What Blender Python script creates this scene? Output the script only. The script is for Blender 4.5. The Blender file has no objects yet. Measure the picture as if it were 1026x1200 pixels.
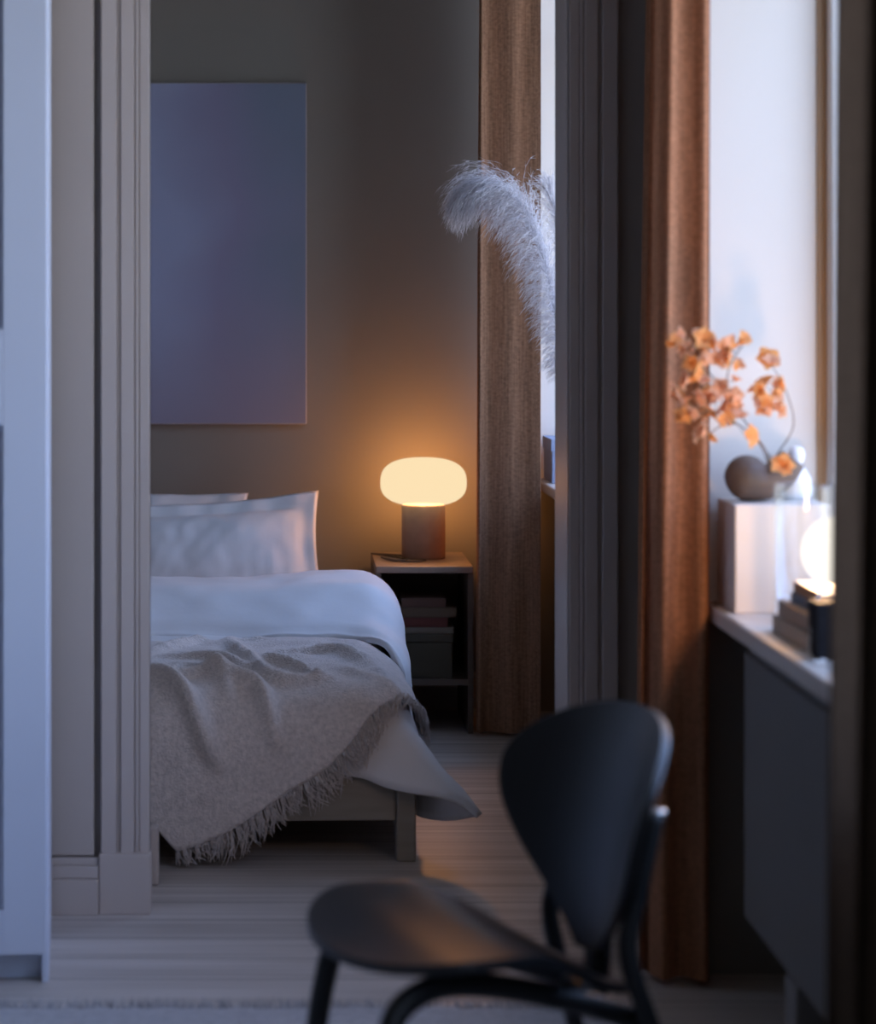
import bpy, bmesh, math, random
from mathutils import Vector, Matrix, noise

R = random.Random(7)
F, VX, VY, H = 2833.0, 340.0, 385.0, 1.09      # focal length (px of 1026x1200), vanishing point, eye height
sc = bpy.context.scene
COL = sc.collection
PI = math.pi

def at(px, py, Y):                              # photo position + distance -> point in the room
    return Vector(((px - VX) * Y / F, Y, H - (py - VY) * Y / F))

# ------------------------------------------------------------------ materials
def newmat(name):
    m = bpy.data.materials.new(name); m.use_nodes = True
    nt = m.node_tree; nt.nodes.clear()
    out = nt.nodes.new('ShaderNodeOutputMaterial')
    return m, nt, out

def mat(name, col, rough=0.6, var=0.06, scale=6.0, bump=0.0, bscale=60.0, stretch=(1, 1, 1), coat=0.0, metal=0.0,
        sheen=0.0, col2=None, spec=0.5, detail=4.0):
    m, nt, out = newmat(name)
    N = nt.nodes.new; L = nt.links.new
    b = N('ShaderNodeBsdfPrincipled')
    b.inputs['Roughness'].default_value = rough
    b.inputs['Metallic'].default_value = metal
    b.inputs['Coat Weight'].default_value = coat
    b.inputs['Sheen Weight'].default_value = sheen
    b.inputs['Specular IOR Level'].default_value = spec
    tc = N('ShaderNodeTexCoord'); mp = N('ShaderNodeMapping'); mp.inputs['Scale'].default_value = stretch
    L(tc.outputs['Object'], mp.inputs['Vector'])
    nz = N('ShaderNodeTexNoise'); nz.inputs['Scale'].default_value = scale; nz.inputs['Detail'].default_value = detail
    L(mp.outputs['Vector'], nz.inputs['Vector'])
    rp = N('ShaderNodeValToRGB')
    c2 = col2 if col2 else tuple(c * (1 - var) for c in col)
    c1 = col if col2 else tuple(min(1, c * (1 + var)) for c in col)
    rp.color_ramp.elements[0].color = (*c2, 1); rp.color_ramp.elements[1].color = (*c1, 1)
    rp.color_ramp.elements[0].position = 0.3; rp.color_ramp.elements[1].position = 0.7
    L(nz.outputs['Fac'], rp.inputs['Fac']); L(rp.outputs['Color'], b.inputs['Base Color'])
    if bump:
        n2 = N('ShaderNodeTexNoise'); n2.inputs['Scale'].default_value = bscale; n2.inputs['Detail'].default_value = 3
        L(mp.outputs['Vector'], n2.inputs['Vector'])
        bp = N('ShaderNodeBump'); bp.inputs['Strength'].default_value = bump; bp.inputs['Distance'].default_value = 0.004
        L(n2.outputs['Fac'], bp.inputs['Height']); L(bp.outputs['Normal'], b.inputs['Normal'])
    L(b.outputs['BSDF'], out.inputs['Surface'])
    return m

def weave_mat(name, col, trans, scale=900.0, stretch=(1, 1, 1), var=0.18, tcol=None):
    m, nt, out = newmat(name)
    N = nt.nodes.new; L = nt.links.new
    tc = N('ShaderNodeTexCoord')
    def threads(sx):
        mp = N('ShaderNodeMapping'); mp.inputs['Scale'].default_value = sx
        L(tc.outputs['Object'], mp.inputs['Vector'])
        nz = N('ShaderNodeTexNoise'); nz.inputs['Scale'].default_value = 1.0; nz.inputs['Detail'].default_value = 3
        L(mp.outputs['Vector'], nz.inputs['Vector']); return nz
    a = threads((170, 170, 7)); c = threads((90, 90, 150))
    ad = N('ShaderNodeMath'); ad.operation = 'ADD'; L(a.outputs['Fac'], ad.inputs[0]); L(c.outputs['Fac'], ad.inputs[1])
    hf = N('ShaderNodeMath'); hf.operation = 'MULTIPLY'; hf.inputs[1].default_value = 0.5; L(ad.outputs[0], hf.inputs[0])
    rp = N('ShaderNodeValToRGB')
    rp.color_ramp.elements[0].position = 0.36; rp.color_ramp.elements[1].position = 0.64
    rp.color_ramp.elements[0].color = (*[v * (1 - var) for v in col], 1)
    rp.color_ramp.elements[1].color = (*[min(1, v * (1 + var)) for v in col], 1)
    L(hf.outputs[0], rp.inputs['Fac'])
    d = N('ShaderNodeBsdfDiffuse'); t = N('ShaderNodeBsdfTranslucent'); mx = N('ShaderNodeMixShader')
    L(rp.outputs['Color'], d.inputs['Color'])
    if tcol:
        t.inputs['Color'].default_value = (*tcol, 1)
    else:
        L(rp.outputs['Color'], t.inputs['Color'])
    mx.inputs['Fac'].default_value = trans
    bp = N('ShaderNodeBump'); bp.inputs['Strength'].default_value = 0.35; bp.inputs['Distance'].default_value = 0.002
    L(hf.outputs[0], bp.inputs['Height']); L(bp.outputs['Normal'], d.inputs['Normal'])
    L(d.outputs[0], mx.inputs[1]); L(t.outputs[0], mx.inputs[2]); L(mx.outputs[0], out.inputs['Surface'])
    return m

def glass_mat(name, gloss=0.08, tint=(1, 1, 1)):
    m, nt, out = newmat(name)
    N = nt.nodes.new; L = nt.links.new
    t = N('ShaderNodeBsdfTransparent'); t.inputs['Color'].default_value = (*tint, 1)
    g = N('ShaderNodeBsdfGlossy'); g.inputs['Roughness'].default_value = 0.03
    fr = N('ShaderNodeLayerWeight'); fr.inputs['Blend'].default_value = 0.35
    mu = N('ShaderNodeMath'); mu.operation = 'MULTIPLY_ADD'; mu.inputs[1].default_value = 0.22; mu.inputs[2].default_value = gloss
    mu.use_clamp = True
    L(fr.outputs['Fresnel'], mu.inputs[0])
    mx = N('ShaderNodeMixShader'); L(mu.outputs[0], mx.inputs['Fac'])
    L(t.outputs[0], mx.inputs[1]); L(g.outputs[0], mx.inputs[2]); L(mx.outputs[0], out.inputs['Surface'])
    return m

def opal_mat(name, col, strength, clear=0.25):     # lit opal glass: glows, lets some of the bulb's light straight through
    m, nt, out = newmat(name)
    N = nt.nodes.new; L = nt.links.new
    e = N('ShaderNodeEmission'); e.inputs['Strength'].default_value = strength
    tc = N('ShaderNodeTexCoord'); nz = N('ShaderNodeTexNoise'); nz.inputs['Scale'].default_value = 3
    L(tc.outputs['Object'], nz.inputs['Vector'])
    mxc = N('ShaderNodeMix'); mxc.data_type = 'RGBA'
    mxc.inputs['A'].default_value = (*col, 1); mxc.inputs['B'].default_value = (*[c * 0.97 for c in col], 1)
    L(nz.outputs['Fac'], mxc.inputs['Factor']); L(mxc.outputs['Result'], e.inputs['Color'])
    t = N('ShaderNodeBsdfTransparent')
    mx = N('ShaderNodeMixShader'); mx.inputs['Fac'].default_value = clear
    L(e.outputs[0], mx.inputs[1]); L(t.outputs[0], mx.inputs[2]); L(mx.outputs[0], out.inputs['Surface'])
    return m

def floor_mat():
    m, nt, out = newmat('whitewashed planks')
    N = nt.nodes.new; L = nt.links.new
    b = N('ShaderNodeBsdfPrincipled'); b.inputs['Roughness'].default_value = 0.42
    tc = N('ShaderNodeTexCoord')
    br = N('ShaderNodeTexBrick'); br.inputs['Scale'].default_value = 1.0
    br.inputs['Brick Width'].default_value = 40.0; br.inputs['Row Height'].default_value = 0.135
    br.inputs['Mortar Size'].default_value = 0.0025; br.inputs['Mortar Smooth'].default_value = 0.3
    br.inputs['Color1'].default_value = (0.60, 0.545, 0.50, 1); br.inputs['Color2'].default_value = (0.70, 0.64, 0.59, 1)
    br.inputs['Mortar'].default_value = (0.28, 0.25, 0.22, 1); br.offset = 0.37
    mb = N('ShaderNodeMapping'); mb.inputs['Location'].default_value = (7.0, 0, 0)
    L(tc.outputs['Object'], mb.inputs['Vector']); L(mb.outputs['Vector'], br.inputs['Vector'])
    mp = N('ShaderNodeMapping'); mp.inputs['Scale'].default_value = (0.8, 26, 1)
    L(tc.outputs['Object'], mp.inputs['Vector'])
    nz = N('ShaderNodeTexNoise'); nz.inputs['Scale'].default_value = 1.6; nz.inputs['Detail'].default_value = 6
    L(mp.outputs['Vector'], nz.inputs['Vector'])
    rp = N('ShaderNodeValToRGB')
    rp.color_ramp.elements[0].position = 0.3; rp.color_ramp.elements[0].color = (0.62, 0.60, 0.58, 1)
    rp.color_ramp.elements[1].position = 0.72; rp.color_ramp.elements[1].color = (1.0, 1.0, 1.0, 1)
    L(nz.outputs['Fac'], rp.inputs['Fac'])
    mx = N('ShaderNodeMix'); mx.data_type = 'RGBA'; mx.blend_type = 'MULTIPLY'; mx.inputs['Factor'].default_value = 1.0
    L(br.outputs['Color'], mx.inputs['A']); L(rp.outputs['Color'], mx.inputs['B'])
    L(mx.outputs['Result'], b.inputs['Base Color'])
    bp = N('ShaderNodeBump'); bp.inputs['Strength'].default_value = 0.15; bp.inputs['Distance'].default_value = 0.002
    L(nz.outputs['Fac'], bp.inputs['Height']); L(bp.outputs['Normal'], b.inputs['Normal'])
    L(b.outputs['BSDF'], out.inputs['Surface'])
    return m

def art_mat():
    m, nt, out = newmat('abstract colour wash')
    N = nt.nodes.new; L = nt.links.new
    b = N('ShaderNodeBsdfPrincipled'); b.inputs['Roughness'].default_value = 0.55
    tc = N('ShaderNodeTexCoord')
    sx = N('ShaderNodeSeparateXYZ'); L(tc.outputs['Object'], sx.inputs[0])
    nz = N('ShaderNodeTexNoise'); nz.inputs['Scale'].default_value = 2.6; nz.inputs['Detail'].default_value = 1.5
    L(tc.outputs['Object'], nz.inputs['Vector'])
    a = N('ShaderNodeMath'); a.operation = 'MULTIPLY_ADD'; a.inputs[1].default_value = 1.5; a.inputs[2].default_value = -0.05
    L(sx.outputs['X'], a.inputs[0])
    a2 = N('ShaderNodeMath'); a2.operation = 'MULTIPLY_ADD'; a2.inputs[1].default_value = 0.75; L(nz.outputs['Fac'], a2.inputs[0]); L(a.outputs[0], a2.inputs[2])
    rp = N('ShaderNodeValToRGB'); e = rp.color_ramp.elements
    e[0].position = 0.22; e[0].color = (0.34, 0.385, 0.56, 1)
    e[1].position = 0.86; e[1].color = (0.20, 0.245, 0.34, 1)
    x = e.new(0.52); x.color = (0.27, 0.27, 0.41, 1)
    L(a2.outputs[0], rp.inputs['Fac'])
    z = N('ShaderNodeMath'); z.operation = 'MULTIPLY_ADD'; z.inputs[1].default_value = -2.4; z.inputs[2].default_value = 0.85; z.use_clamp = True
    L(sx.outputs['Z'], z.inputs[0])
    mz = N('ShaderNodeMix'); mz.data_type = 'RGBA'; mz.inputs['B'].default_value = (0.27, 0.25, 0.33, 1)
    L(z.outputs[0], mz.inputs['Factor']); L(rp.outputs['Color'], mz.inputs['A']); L(mz.outputs['Result'], b.inputs['Base Color'])
    L(b.outputs['BSDF'], out.inputs['Surface'])
    return m

M = dict(
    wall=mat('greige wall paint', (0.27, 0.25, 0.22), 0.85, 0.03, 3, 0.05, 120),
    trim=mat('greige trim paint', (0.52, 0.45, 0.40), 0.5, 0.02, 3),
    ceiling=mat('ceiling paint', (0.24, 0.235, 0.22), 0.9, 0.02),
    reveal=mat('warm white reveal paint', (0.73, 0.70, 0.645), 0.7, 0.02, 2),
    wallneutral=mat('deep grey wall paint', (0.10, 0.095, 0.09), 0.85, 0.03),
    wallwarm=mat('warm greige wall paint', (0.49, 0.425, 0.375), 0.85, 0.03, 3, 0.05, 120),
    frame=mat('white window frame', (0.82, 0.82, 0.80), 0.4, 0.02),
    frame_wood=mat('brown window bead', (0.30, 0.19, 0.10), 0.5, 0.15, 20, stretch=(1, 1, 0.1)),
    sill=mat('pale sill board', (0.60, 0.54, 0.48), 0.4, 0.05, 10, stretch=(1, 0.15, 1)),
    floor=floor_mat(),
    wardrobe=mat('cool white wardrobe lacquer', (0.66, 0.71, 0.82), 0.38, 0.02, 4),
    metal=mat('brushed metal', (0.55, 0.53, 0.5), 0.3, 0.05, metal=1.0),
    rug=mat('grey wool rug', (0.40, 0.39, 0.40), 1.0, 0.15, 60, 0.8, 260, sheen=0.3),
    black=mat('black stained veneer', (0.012, 0.012, 0.0125), 0.38, 0.2, 12, 0.05, 90, stretch=(1, 6, 1), coat=0.0),
    black_leg=mat('black stained wood', (0.012, 0.012, 0.012), 0.42, 0.2, 12),
    bedframe=mat('grey-brown stained bed wood', (0.30, 0.265, 0.215), 0.55, 0.12, 5, 0.1, 30, stretch=(1, 1, 8)),
    sheet=mat('white cotton', (0.80, 0.80, 0.81), 0.85, 0.02, 6, 0.12, 45, sheen=0.2),
    duvet=mat('white cotton duvet', (0.78, 0.76, 0.75), 0.85, 0.02, 5, 0.1, 30, sheen=0.2),
    mattress=mat('mattress ticking', (0.7, 0.69, 0.66), 0.9, 0.03),
    throw=mat('cream wool throw', (0.70, 0.625, 0.575), 1.0, 0.16, 110, 1.0, 230, sheen=0.5, detail=6),
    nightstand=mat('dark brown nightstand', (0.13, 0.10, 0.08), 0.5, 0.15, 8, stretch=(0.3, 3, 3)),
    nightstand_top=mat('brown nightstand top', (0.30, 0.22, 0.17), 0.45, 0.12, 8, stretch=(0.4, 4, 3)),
    lampbase=mat('brown lamp base', (0.50, 0.335, 0.25), 0.6, 0.08, 30, 0.1, 200),
    cord=mat('brown cord', (0.10, 0.07, 0.05), 0.7, 0.05),
    cord_white=mat('white cord', (0.75, 0.72, 0.68), 0.5, 0.05),
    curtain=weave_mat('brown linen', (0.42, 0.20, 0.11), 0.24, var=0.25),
    curtain_shaded=weave_mat('brown linen, dense weave', (0.125, 0.085, 0.057), 0.24),  # same linen darkened; its unlit backlit side is put into the colour
    curtain_far=weave_mat('brown linen, open weave', (0.36, 0.20, 0.12), 0.13, var=0.30),
    box=mat('white painted box', (0.74, 0.68, 0.62), 0.5, 0.02),
    vase=mat('brown clay', (0.115, 0.082, 0.064), 0.55, 0.12, 14, 0.1, 90),
    ceramic=mat('white ceramic', (0.85, 0.86, 0.88), 0.25, 0.02, coat=0.3),
    glass=glass_mat('clear glass', 0.015, (0.97, 0.98, 0.98)),
    pane=glass_mat('window pane', 0.02),
    petal=weave_mat('orange papery petal', (0.90, 0.46, 0.18), 0.45, tcol=(0.97, 0.50, 0.20)),
    petal_pale=weave_mat('peach papery petal', (0.88, 0.52, 0.33), 0.45, tcol=(0.95, 0.58, 0.36)),
    stem=mat('dry stem', (0.16, 0.10, 0.06), 0.8, 0.1),
    plume=weave_mat('pampas silk', (0.78, 0.76, 0.78), 0.35),
    radiator=mat('grey radiator paint', (0.24, 0.23, 0.22), 0.45, 0.02),
    storage=mat('blue-grey card', (0.30, 0.38, 0.55), 0.7, 0.04),
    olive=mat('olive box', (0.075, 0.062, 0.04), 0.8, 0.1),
    paper=mat('book pages', (0.72, 0.66, 0.56), 0.9, 0.12, 300, stretch=(0.1, 0.1, 3)),
    b_tan=mat('tan book cloth', (0.42, 0.30, 0.22), 0.7, 0.05), b_grey=mat('grey book cloth', (0.22, 0.24, 0.29), 0.7, 0.05),
    b_orange=mat('rust book cloth', (0.50, 0.24, 0.12), 0.7, 0.05), b_white=mat('white book cloth', (0.80, 0.77, 0.74), 0.6, 0.03),
    b_beige=mat('beige book cloth', (0.46, 0.37, 0.30), 0.7, 0.05), b_red=mat('dark red book cloth', (0.12, 0.03, 0.022), 0.7, 0.05),
    b_brown=mat('brown book cloth', (0.30, 0.20, 0.13), 0.7, 0.05),
    darkbox=mat('black box', (0.012, 0.012, 0.015), 0.75, 0.05, spec=0.2),
    shaded_beige=mat('shaded beige book cloth', (0.20, 0.165, 0.125), 0.8, 0.05), shaded_brown=mat('shaded brown book cloth', (0.12, 0.08, 0.05), 0.8, 0.05), shaded_rust=mat('shaded rust book cloth', (0.10, 0.05, 0.035), 0.8, 0.05),  # darkened copies of the book cloths: the shelf's dimness is in the colour
    art=art_mat(), canvas=mat('canvas edge', (0.42, 0.40, 0.42), 0.8, 0.03),
    shade=opal_mat('lit opal lamp shade', (1.0, 0.78, 0.47), 1.0, 0.10),
    globe=opal_mat('lit opal globe', (1.0, 0.93, 0.82), 1.5, 0.22),
)

# ------------------------------------------------------------------ object helpers
def link(o, parent=None):
    COL.objects.link(o)
    if parent is not None: o.parent = parent
    return o

def meta(o, label=None, cat=None, group=None, kind=None):
    if label: o['label'] = label
    if cat: o['category'] = cat
    if group: o['group'] = group
    if kind: o['kind'] = kind
    return o

def thing(name, label, cat, loc=(0, 0, 0), rz=0.0, group=None):
    o = bpy.data.objects.new(name, None); o.empty_display_size = 0.05
    o.location = loc; o.rotation_euler = (0, 0, rz)
    return meta(link(o), label, cat, group)

def build(name, bm, m, parent=None, smooth=None, bevel=0.0, loc=None, rz=None):
    me = bpy.data.meshes.new(name)
    bmesh.ops.recalc_face_normals(bm, faces=bm.faces[:])
    bm.to_mesh(me); bm.free()
    me.materials.append(m)
    o = bpy.data.objects.new(name, me); link(o, parent)
    if smooth:
        for p in me.polygons: p.use_smooth = True
    if bevel:
        b = o.modifiers.new('bevel', 'BEVEL'); b.width = bevel; b.segments = 2; b.limit_method = 'ANGLE'
    if loc is not None: o.location = loc
    if rz is not None: o.rotation_euler = (0, 0, rz)
    return o

def struct(name, bm, m, bevel=0.0, parent=None):
    o = build(name, bm, m, parent, bevel=bevel)
    if parent is None: o['kind'] = 'structure'
    return o

def box(bm, x0, x1, y0, y1, z0, z1):
    vs = [bm.verts.new((x, y, z)) for x in (x0, x1) for y in (y0, y1) for z in (z0, z1)]
    for f in ((0, 1, 3, 2), (4, 6, 7, 5), (0, 4, 5, 1), (2, 3, 7, 6), (0, 2, 6, 4), (1, 5, 7, 3)):
        bm.faces.new([vs[i] for i in f])
    return bm

def boxes(*bs):
    bm = bmesh.new()
    for b in bs: box(bm, *b)
    return bm

def catmull(pts, n=8):
    pts = [Vector(p) for p in pts]
    if len(pts) < 3: return pts
    out = []
    for i in range(len(pts) - 1):
        p0 = pts[max(0, i - 1)]; p1 = pts[i]; p2 = pts[i + 1]; p3 = pts[min(len(pts) - 1, i + 2)]
        for k in range(n):
            t = k / n
            out.append(0.5 * ((2 * p1) + (p2 - p0) * t + (2 * p0 - 5 * p1 + 4 * p2 - p3) * t * t + (3 * p1 - p0 - 3 * p2 + p3) * t ** 3))
    out.append(pts[-1]); return out

def tube(bm, pts, rad, seg=8, cap=True, flat=None):
    """rad: number or list; flat=(w,h,upvector) gives an elliptical/flat section"""
    pts = [Vector(p) for p in pts]; n = len(pts)
    rads = rad if isinstance(rad, (list, tuple)) else [rad] * n
    up = Vector((0.13, 0.27, 0.95)).normalized() if flat is None else Vector(flat[2])
    rings = []
    side = None
    for i, p in enumerate(pts):
        t = (pts[min(n - 1, i + 1)] - pts[max(0, i - 1)]).normalized()
        s = t.cross(up)
        if s.length < 1e-3: s = t.cross(Vector((1, 0, 0)))
        s.normalize()
        if side is not None and s.dot(side) < 0 and flat is None: s = -s
        side = s
        u = s.cross(t).normalized()
        w, h = (1, 1) if flat is None else flat[:2]
        rings.append([bm.verts.new(p + (s * math.cos(a) * w + u * math.sin(a) * h) * rads[i])
                      for a in (2 * PI * k / seg for k in range(seg))])
    for a, b in zip(rings, rings[1:]):
        for k in range(seg):
            bm.faces.new((a[k], a[(k + 1) % seg], b[(k + 1) % seg], b[k]))
    if cap:
        bm.faces.new(rings[0][::-1]); bm.faces.new(rings[-1])
    return bm

def lathe(bm, prof, seg=40, c=(0, 0, 0)):
    c = Vector(c); rings = []
    for r, z in prof:
        if r < 1e-5: rings.append([bm.verts.new(c + Vector((0, 0, z)))])
        else: rings.append([bm.verts.new(c + Vector((r * math.cos(2 * PI * k / seg), r * math.sin(2 * PI * k / seg), z))) for k in range(seg)])
    for a, b in zip(rings, rings[1:]):
        if len(a) == 1 and len(b) == 1: continue
        for k in range(seg):
            q = [a[k % len(a)], a[(k + 1) % len(a)], b[(k + 1) % len(b)], b[k % len(b)]]
            u = []
            for v in q:
                if v not in u: u.append(v)
            if len(u) >= 3: bm.faces.new(u)
    return bm

def grid(bm, fn, nu, nv):
    vs = [[bm.verts.new(fn(i / nu, j / nv)) for j in range(nv + 1)] for i in range(nu + 1)]
    for i in range(nu):
        for j in range(nv):
            bm.faces.new((vs[i][j], vs[i + 1][j], vs[i + 1][j + 1], vs[i][j + 1]))
    return vs

def smooth_table(pts, x):                       # Catmull-Rom through (x, y) pairs
    for i in range(len(pts) - 1):
        if x <= pts[i + 1][0] + 1e-9:
            x0, y0 = pts[i]; x1, y1 = pts[i + 1]; h = x1 - x0; t = (x - x0) / h
            m0 = (y1 - pts[i - 1][1]) / (x1 - pts[i - 1][0]) if i > 0 else (y1 - y0) / h
            m1 = (pts[i + 2][1] - y0) / (pts[i + 2][0] - x0) if i + 2 < len(pts) else (y1 - y0) / h
            return (2*t**3 - 3*t*t + 1) * y0 + (t**3 - 2*t*t + t) * h * m0 + (-2*t**3 + 3*t*t) * y1 + (t**3 - t*t) * h * m1
    return pts[-1][1]

def sstep(a, b, x):
    t = max(0.0, min(1.0, (x - a) / (b - a))); return t * t * (3 - 2 * t)
def lerp(a, b, t): return a + (b - a) * t
def nz(x, y, z=0.0, s=1.0): return noise.noise(Vector((x * s, y * s, z * s)))

# ------------------------------------------------------------------ the two rooms
YB = 6.95           # back wall of the bedroom
WX = 0.705          # inner face of the window wall
ZC = 2.75
struct('floor', boxes((-3.0, 1.25, -2.2, 7.2, -0.1, 0.0)), M['floor'])
struct('ceiling', boxes((-3.0, 1.25, -2.2, 7.2, ZC, ZC + 0.1)), M['ceiling'])
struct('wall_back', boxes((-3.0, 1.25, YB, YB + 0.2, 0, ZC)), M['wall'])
struct('wall_left', boxes((-3.0, -2.8, -2.2, YB, 0, ZC)), M['wallneutral'])
struct('wall_front', boxes((-2.8, 1.25, -2.2, -2.0, 0, ZC)), M['wallneutral'])

NICHES = [(2.20, 4.08, 0.63), (5.30, 6.88, 0.665), (-1.3, 1.55, 0.63)]   # y0, y1, sill height
ZT = 2.5
GX = 0.945
segs = [(-2.0, -1.3), (1.55, 2.20), (4.08, 5.30), (6.88, YB)]
bm = boxes(*[(WX, 1.2, a, b, 0, ZC) for a, b in segs])
for y0, y1, zs in NICHES:
    box(bm, WX, 1.2, y0, y1, ZT, ZC)              # over the niche
    box(bm, 0.865, 1.2, y0, y1, 0, zs - 0.032)    # parapet under the sill
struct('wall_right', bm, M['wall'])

for i, (y0, y1, zs) in enumerate(NICHES):
    w = thing('window_%d' % (i + 1), None, None); w['kind'] = 'structure'
    # painted reveals
    build('reveal', boxes((WX + 0.001, 0.886, y1 - 0.008, y1 - 0.0005, zs + 0.0005, ZT), (WX + 0.001, 0.886, y0 + 0.0005, y0 + 0.008, zs + 0.0005, ZT),
                          (WX + 0.001, 1.19, y0 + 0.009, y1 - 0.009, ZT - 0.008, ZT - 0.0005)), M['reveal'], w)
    build('window_sill', boxes((WX - 0.007, 1.19, y0 + 0.001, y1 - 0.001, zs - 0.03, zs)), M['sill'], w, bevel=0.006)
    # frame: brown bead, white stile, brown bead, outer stile
    bm = bmesh.new(); bw = bmesh.new()
    for ya, s in ((y1 - 0.001, -1), (y0 + 0.001, 1)):
        def yy(d): return tuple(sorted((ya, ya + s * d)))
        box(bw, 0.886, 0.902, *yy(0.012), zs, ZT - 0.01)
        box(bm, 0.902, 0.928, *yy(0.045), zs, ZT - 0.01)
        box(bw, 0.928, 0.940, *yy(0.03), zs, ZT - 0.01)
        box(bm, 0.940, 0.990, *yy(0.06), zs, ZT - 0.01)
    mid = (y0 + y1) / 2
    box(bm, 0.925, 0.975, y0 + 0.06, y1 - 0.06, zs + 0.0005, zs + 0.07); box(bm, 0.925, 0.975, y0 + 0.06, y1 - 0.06, ZT - 0.08, ZT - 0.01)
    box(bm, 0.93, 0.97, mid - 0.035, mid + 0.035, zs + 0.07, ZT - 0.08)
    box(bm, 0.935, 0.965, y0 + 0.06, mid - 0.035, 1.92, 1.96); box(bm, 0.935, 0.965, mid + 0.035, y1 - 0.06, 1.92, 1.96)
    build('window_frame', bm, M['frame'], w, bevel=0.003)
    build('bead', bw, M['frame_wood'], w)
    build('pane', boxes((GX, GX + 0.006, y0 + 0.06, mid - 0.035, zs + 0.07, ZT - 0.08), (GX, GX + 0.006, mid + 0.035, y1 - 0.06, zs + 0.07, ZT - 0.08)), M['pane'], w)
    # daylight portal
    ld = bpy.data.lights.new('daylight', 'AREA'); ld.shape = 'RECTANGLE'; ld.size = y1 - y0; ld.size_y = ZT - zs
    ld.cycles.is_portal = True
    lo = bpy.data.objects.new('daylight', ld); link(lo); lo.location = (1.22, mid, (zs + ZT) / 2)
    lo.rotation_euler = (0, PI / 2, 0) ; lo.rotation_euler = Matrix(((0, 0, 1), (1, 0, 0), (0, 1, 0))).to_euler()

# wall between the rooms with a doorway
OX0, OX1 = -0.262, 0.520
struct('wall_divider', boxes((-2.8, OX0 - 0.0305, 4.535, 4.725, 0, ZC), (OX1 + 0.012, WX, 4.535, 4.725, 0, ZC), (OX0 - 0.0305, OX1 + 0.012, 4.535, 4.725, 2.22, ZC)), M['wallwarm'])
CW = 0.0905
struct('trim_4', boxes((-2.79, OX0 - CW - 0.0135, 4.512, 4.5345, 0.1045, 2.6)), M['wallwarm'], 0.004)  # raised board added so the gap beside the casing forms a dark shadow line
def casing(s, xi):                       # s=-1 left of the opening, xi inner edge
    bm = bmesh.new()
    # profile (distance from inner edge, thickness): layered strips with grooves
    prof = [(0.0, 0.0195, 0.026), (0.0205, 0.027, 0.029), (0.0285, 0.054, 0.031), (0.0565, 0.0605, 0.0275), (0.0612, CW, 0.033)]
    for a, b, t in prof:
        x0, x1 = sorted((xi + s * a, xi + s * b))
        box(bm, x0, x1, 4.535 - t, 4.5345, 0.11, 2.22)
    x0, x1 = sorted((xi, xi + s * CW)); box(bm, x0, x1, 4.535 - 0.022, 4.5345, 0.11, 2.22)
    return bm
def plinth(s, xi):
    x0, x1 = sorted((xi - s * 0.002, xi + s * (CW + 0.003)))
    return boxes((x0, x1, 4.494, 4.5345, 0, 0.113))
for n, (s, xi) in enumerate(((-1, OX0), (1, OX1))):
    t = thing('trim_%d' % (n + 1), None, None); t['kind'] = 'structure'
    build('casing', casing(s, xi), M['trim'], t, bevel=0.003)
    build('plinth_block', plinth(s, xi), M['trim'], t, bevel=0.002)
    jx = xi + (s * 0.017 if s < 0 else 0)
    x0, x1 = sorted((jx, xi + s * (0.0115 if s > 0 else 0.030)))
    build('jamb', boxes((x0, x1, 4.535, 4.727, 0, 2.22)), M['trim'], t)
    x0, x1 = sorted((jx, xi + s * CW))
    build('rear_casing', boxes((x0, x1, 4.7275, 4.757, 0, 2.22), (*sorted((xi - s * 0.004, xi + s * CW)), 4.7275, 4.761, 0, 0.115)), M['trim'], t, bevel=0.004)
struct('trim_3', boxes((OX0 - CW, OX1 + CW, 4.5, 4.5345, 2.222, 2.32), (OX0 - CW, OX1 + CW, 4.7275, 4.757, 2.222, 2.32)), M['trim'], 0.004)
def skirting(x0, x1, y, s):
    a = sorted((y, y - s * 0.022)); b = sorted((y, y - s * 0.015)); c = sorted((y, y - s * 0.009))
    return boxes((x0, x1, *a, 0, 0.066), (x0, x1, *b, 0.0662, 0.090), (x0, x1, *c, 0.0902, 0.104))
struct('baseboard_divider', skirting(-2.79, OX0 - CW - 0.004, 4.5115, 1), M['trim'], 0.002)
struct('baseboard_back', skirting(-2.79, WX - 0.004, YB - 0.0005, 1), M['trim'], 0.002)

# ------------------------------------------------------------------ camera, world
cam = bpy.data.cameras.new('camera'); co = bpy.data.objects.new('camera', cam); link(co)
co.location = (0, 0, H); co.rotation_euler = (PI / 2, 0, 0)
cam.sensor_fit = 'VERTICAL'; cam.sensor_height = 36.0; cam.sensor_width = 30.78; cam.lens = F / 1200 * 36.0
cam.shift_x = (513 - VX) / 1200; cam.shift_y = (VY - 600) / 1200
cam.clip_start = 0.05; cam.dof.use_dof = True; cam.dof.focus_distance = 5.7; cam.dof.aperture_fstop = 3.3
sc.camera = co
w = bpy.data.worlds.new('dusk sky'); sc.world = w; w.use_nodes = True
nt = w.node_tree; bg = nt.nodes['Background']
tcw = nt.nodes.new('ShaderNodeTexCoord'); sp = nt.nodes.new('ShaderNodeSeparateXYZ'); rp = nt.nodes.new('ShaderNodeValToRGB')
nt.links.new(tcw.outputs['Generated'], sp.inputs[0]); nt.links.new(sp.outputs['Z'], rp.inputs['Fac']); nt.links.new(rp.outputs['Color'], bg.inputs['Color'])
rp.color_ramp.elements[0].position = 0.0; rp.color_ramp.elements[0].color = (0.42, 0.43, 0.46, 1)
rp.color_ramp.elements[1].position = 0.5; rp.color_ramp.elements[1].color = (0.36, 0.54, 1.0, 1)
e = rp.color_ramp.elements.new(0.08); e.color = (0.62, 0.76, 1.0, 1)
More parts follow.
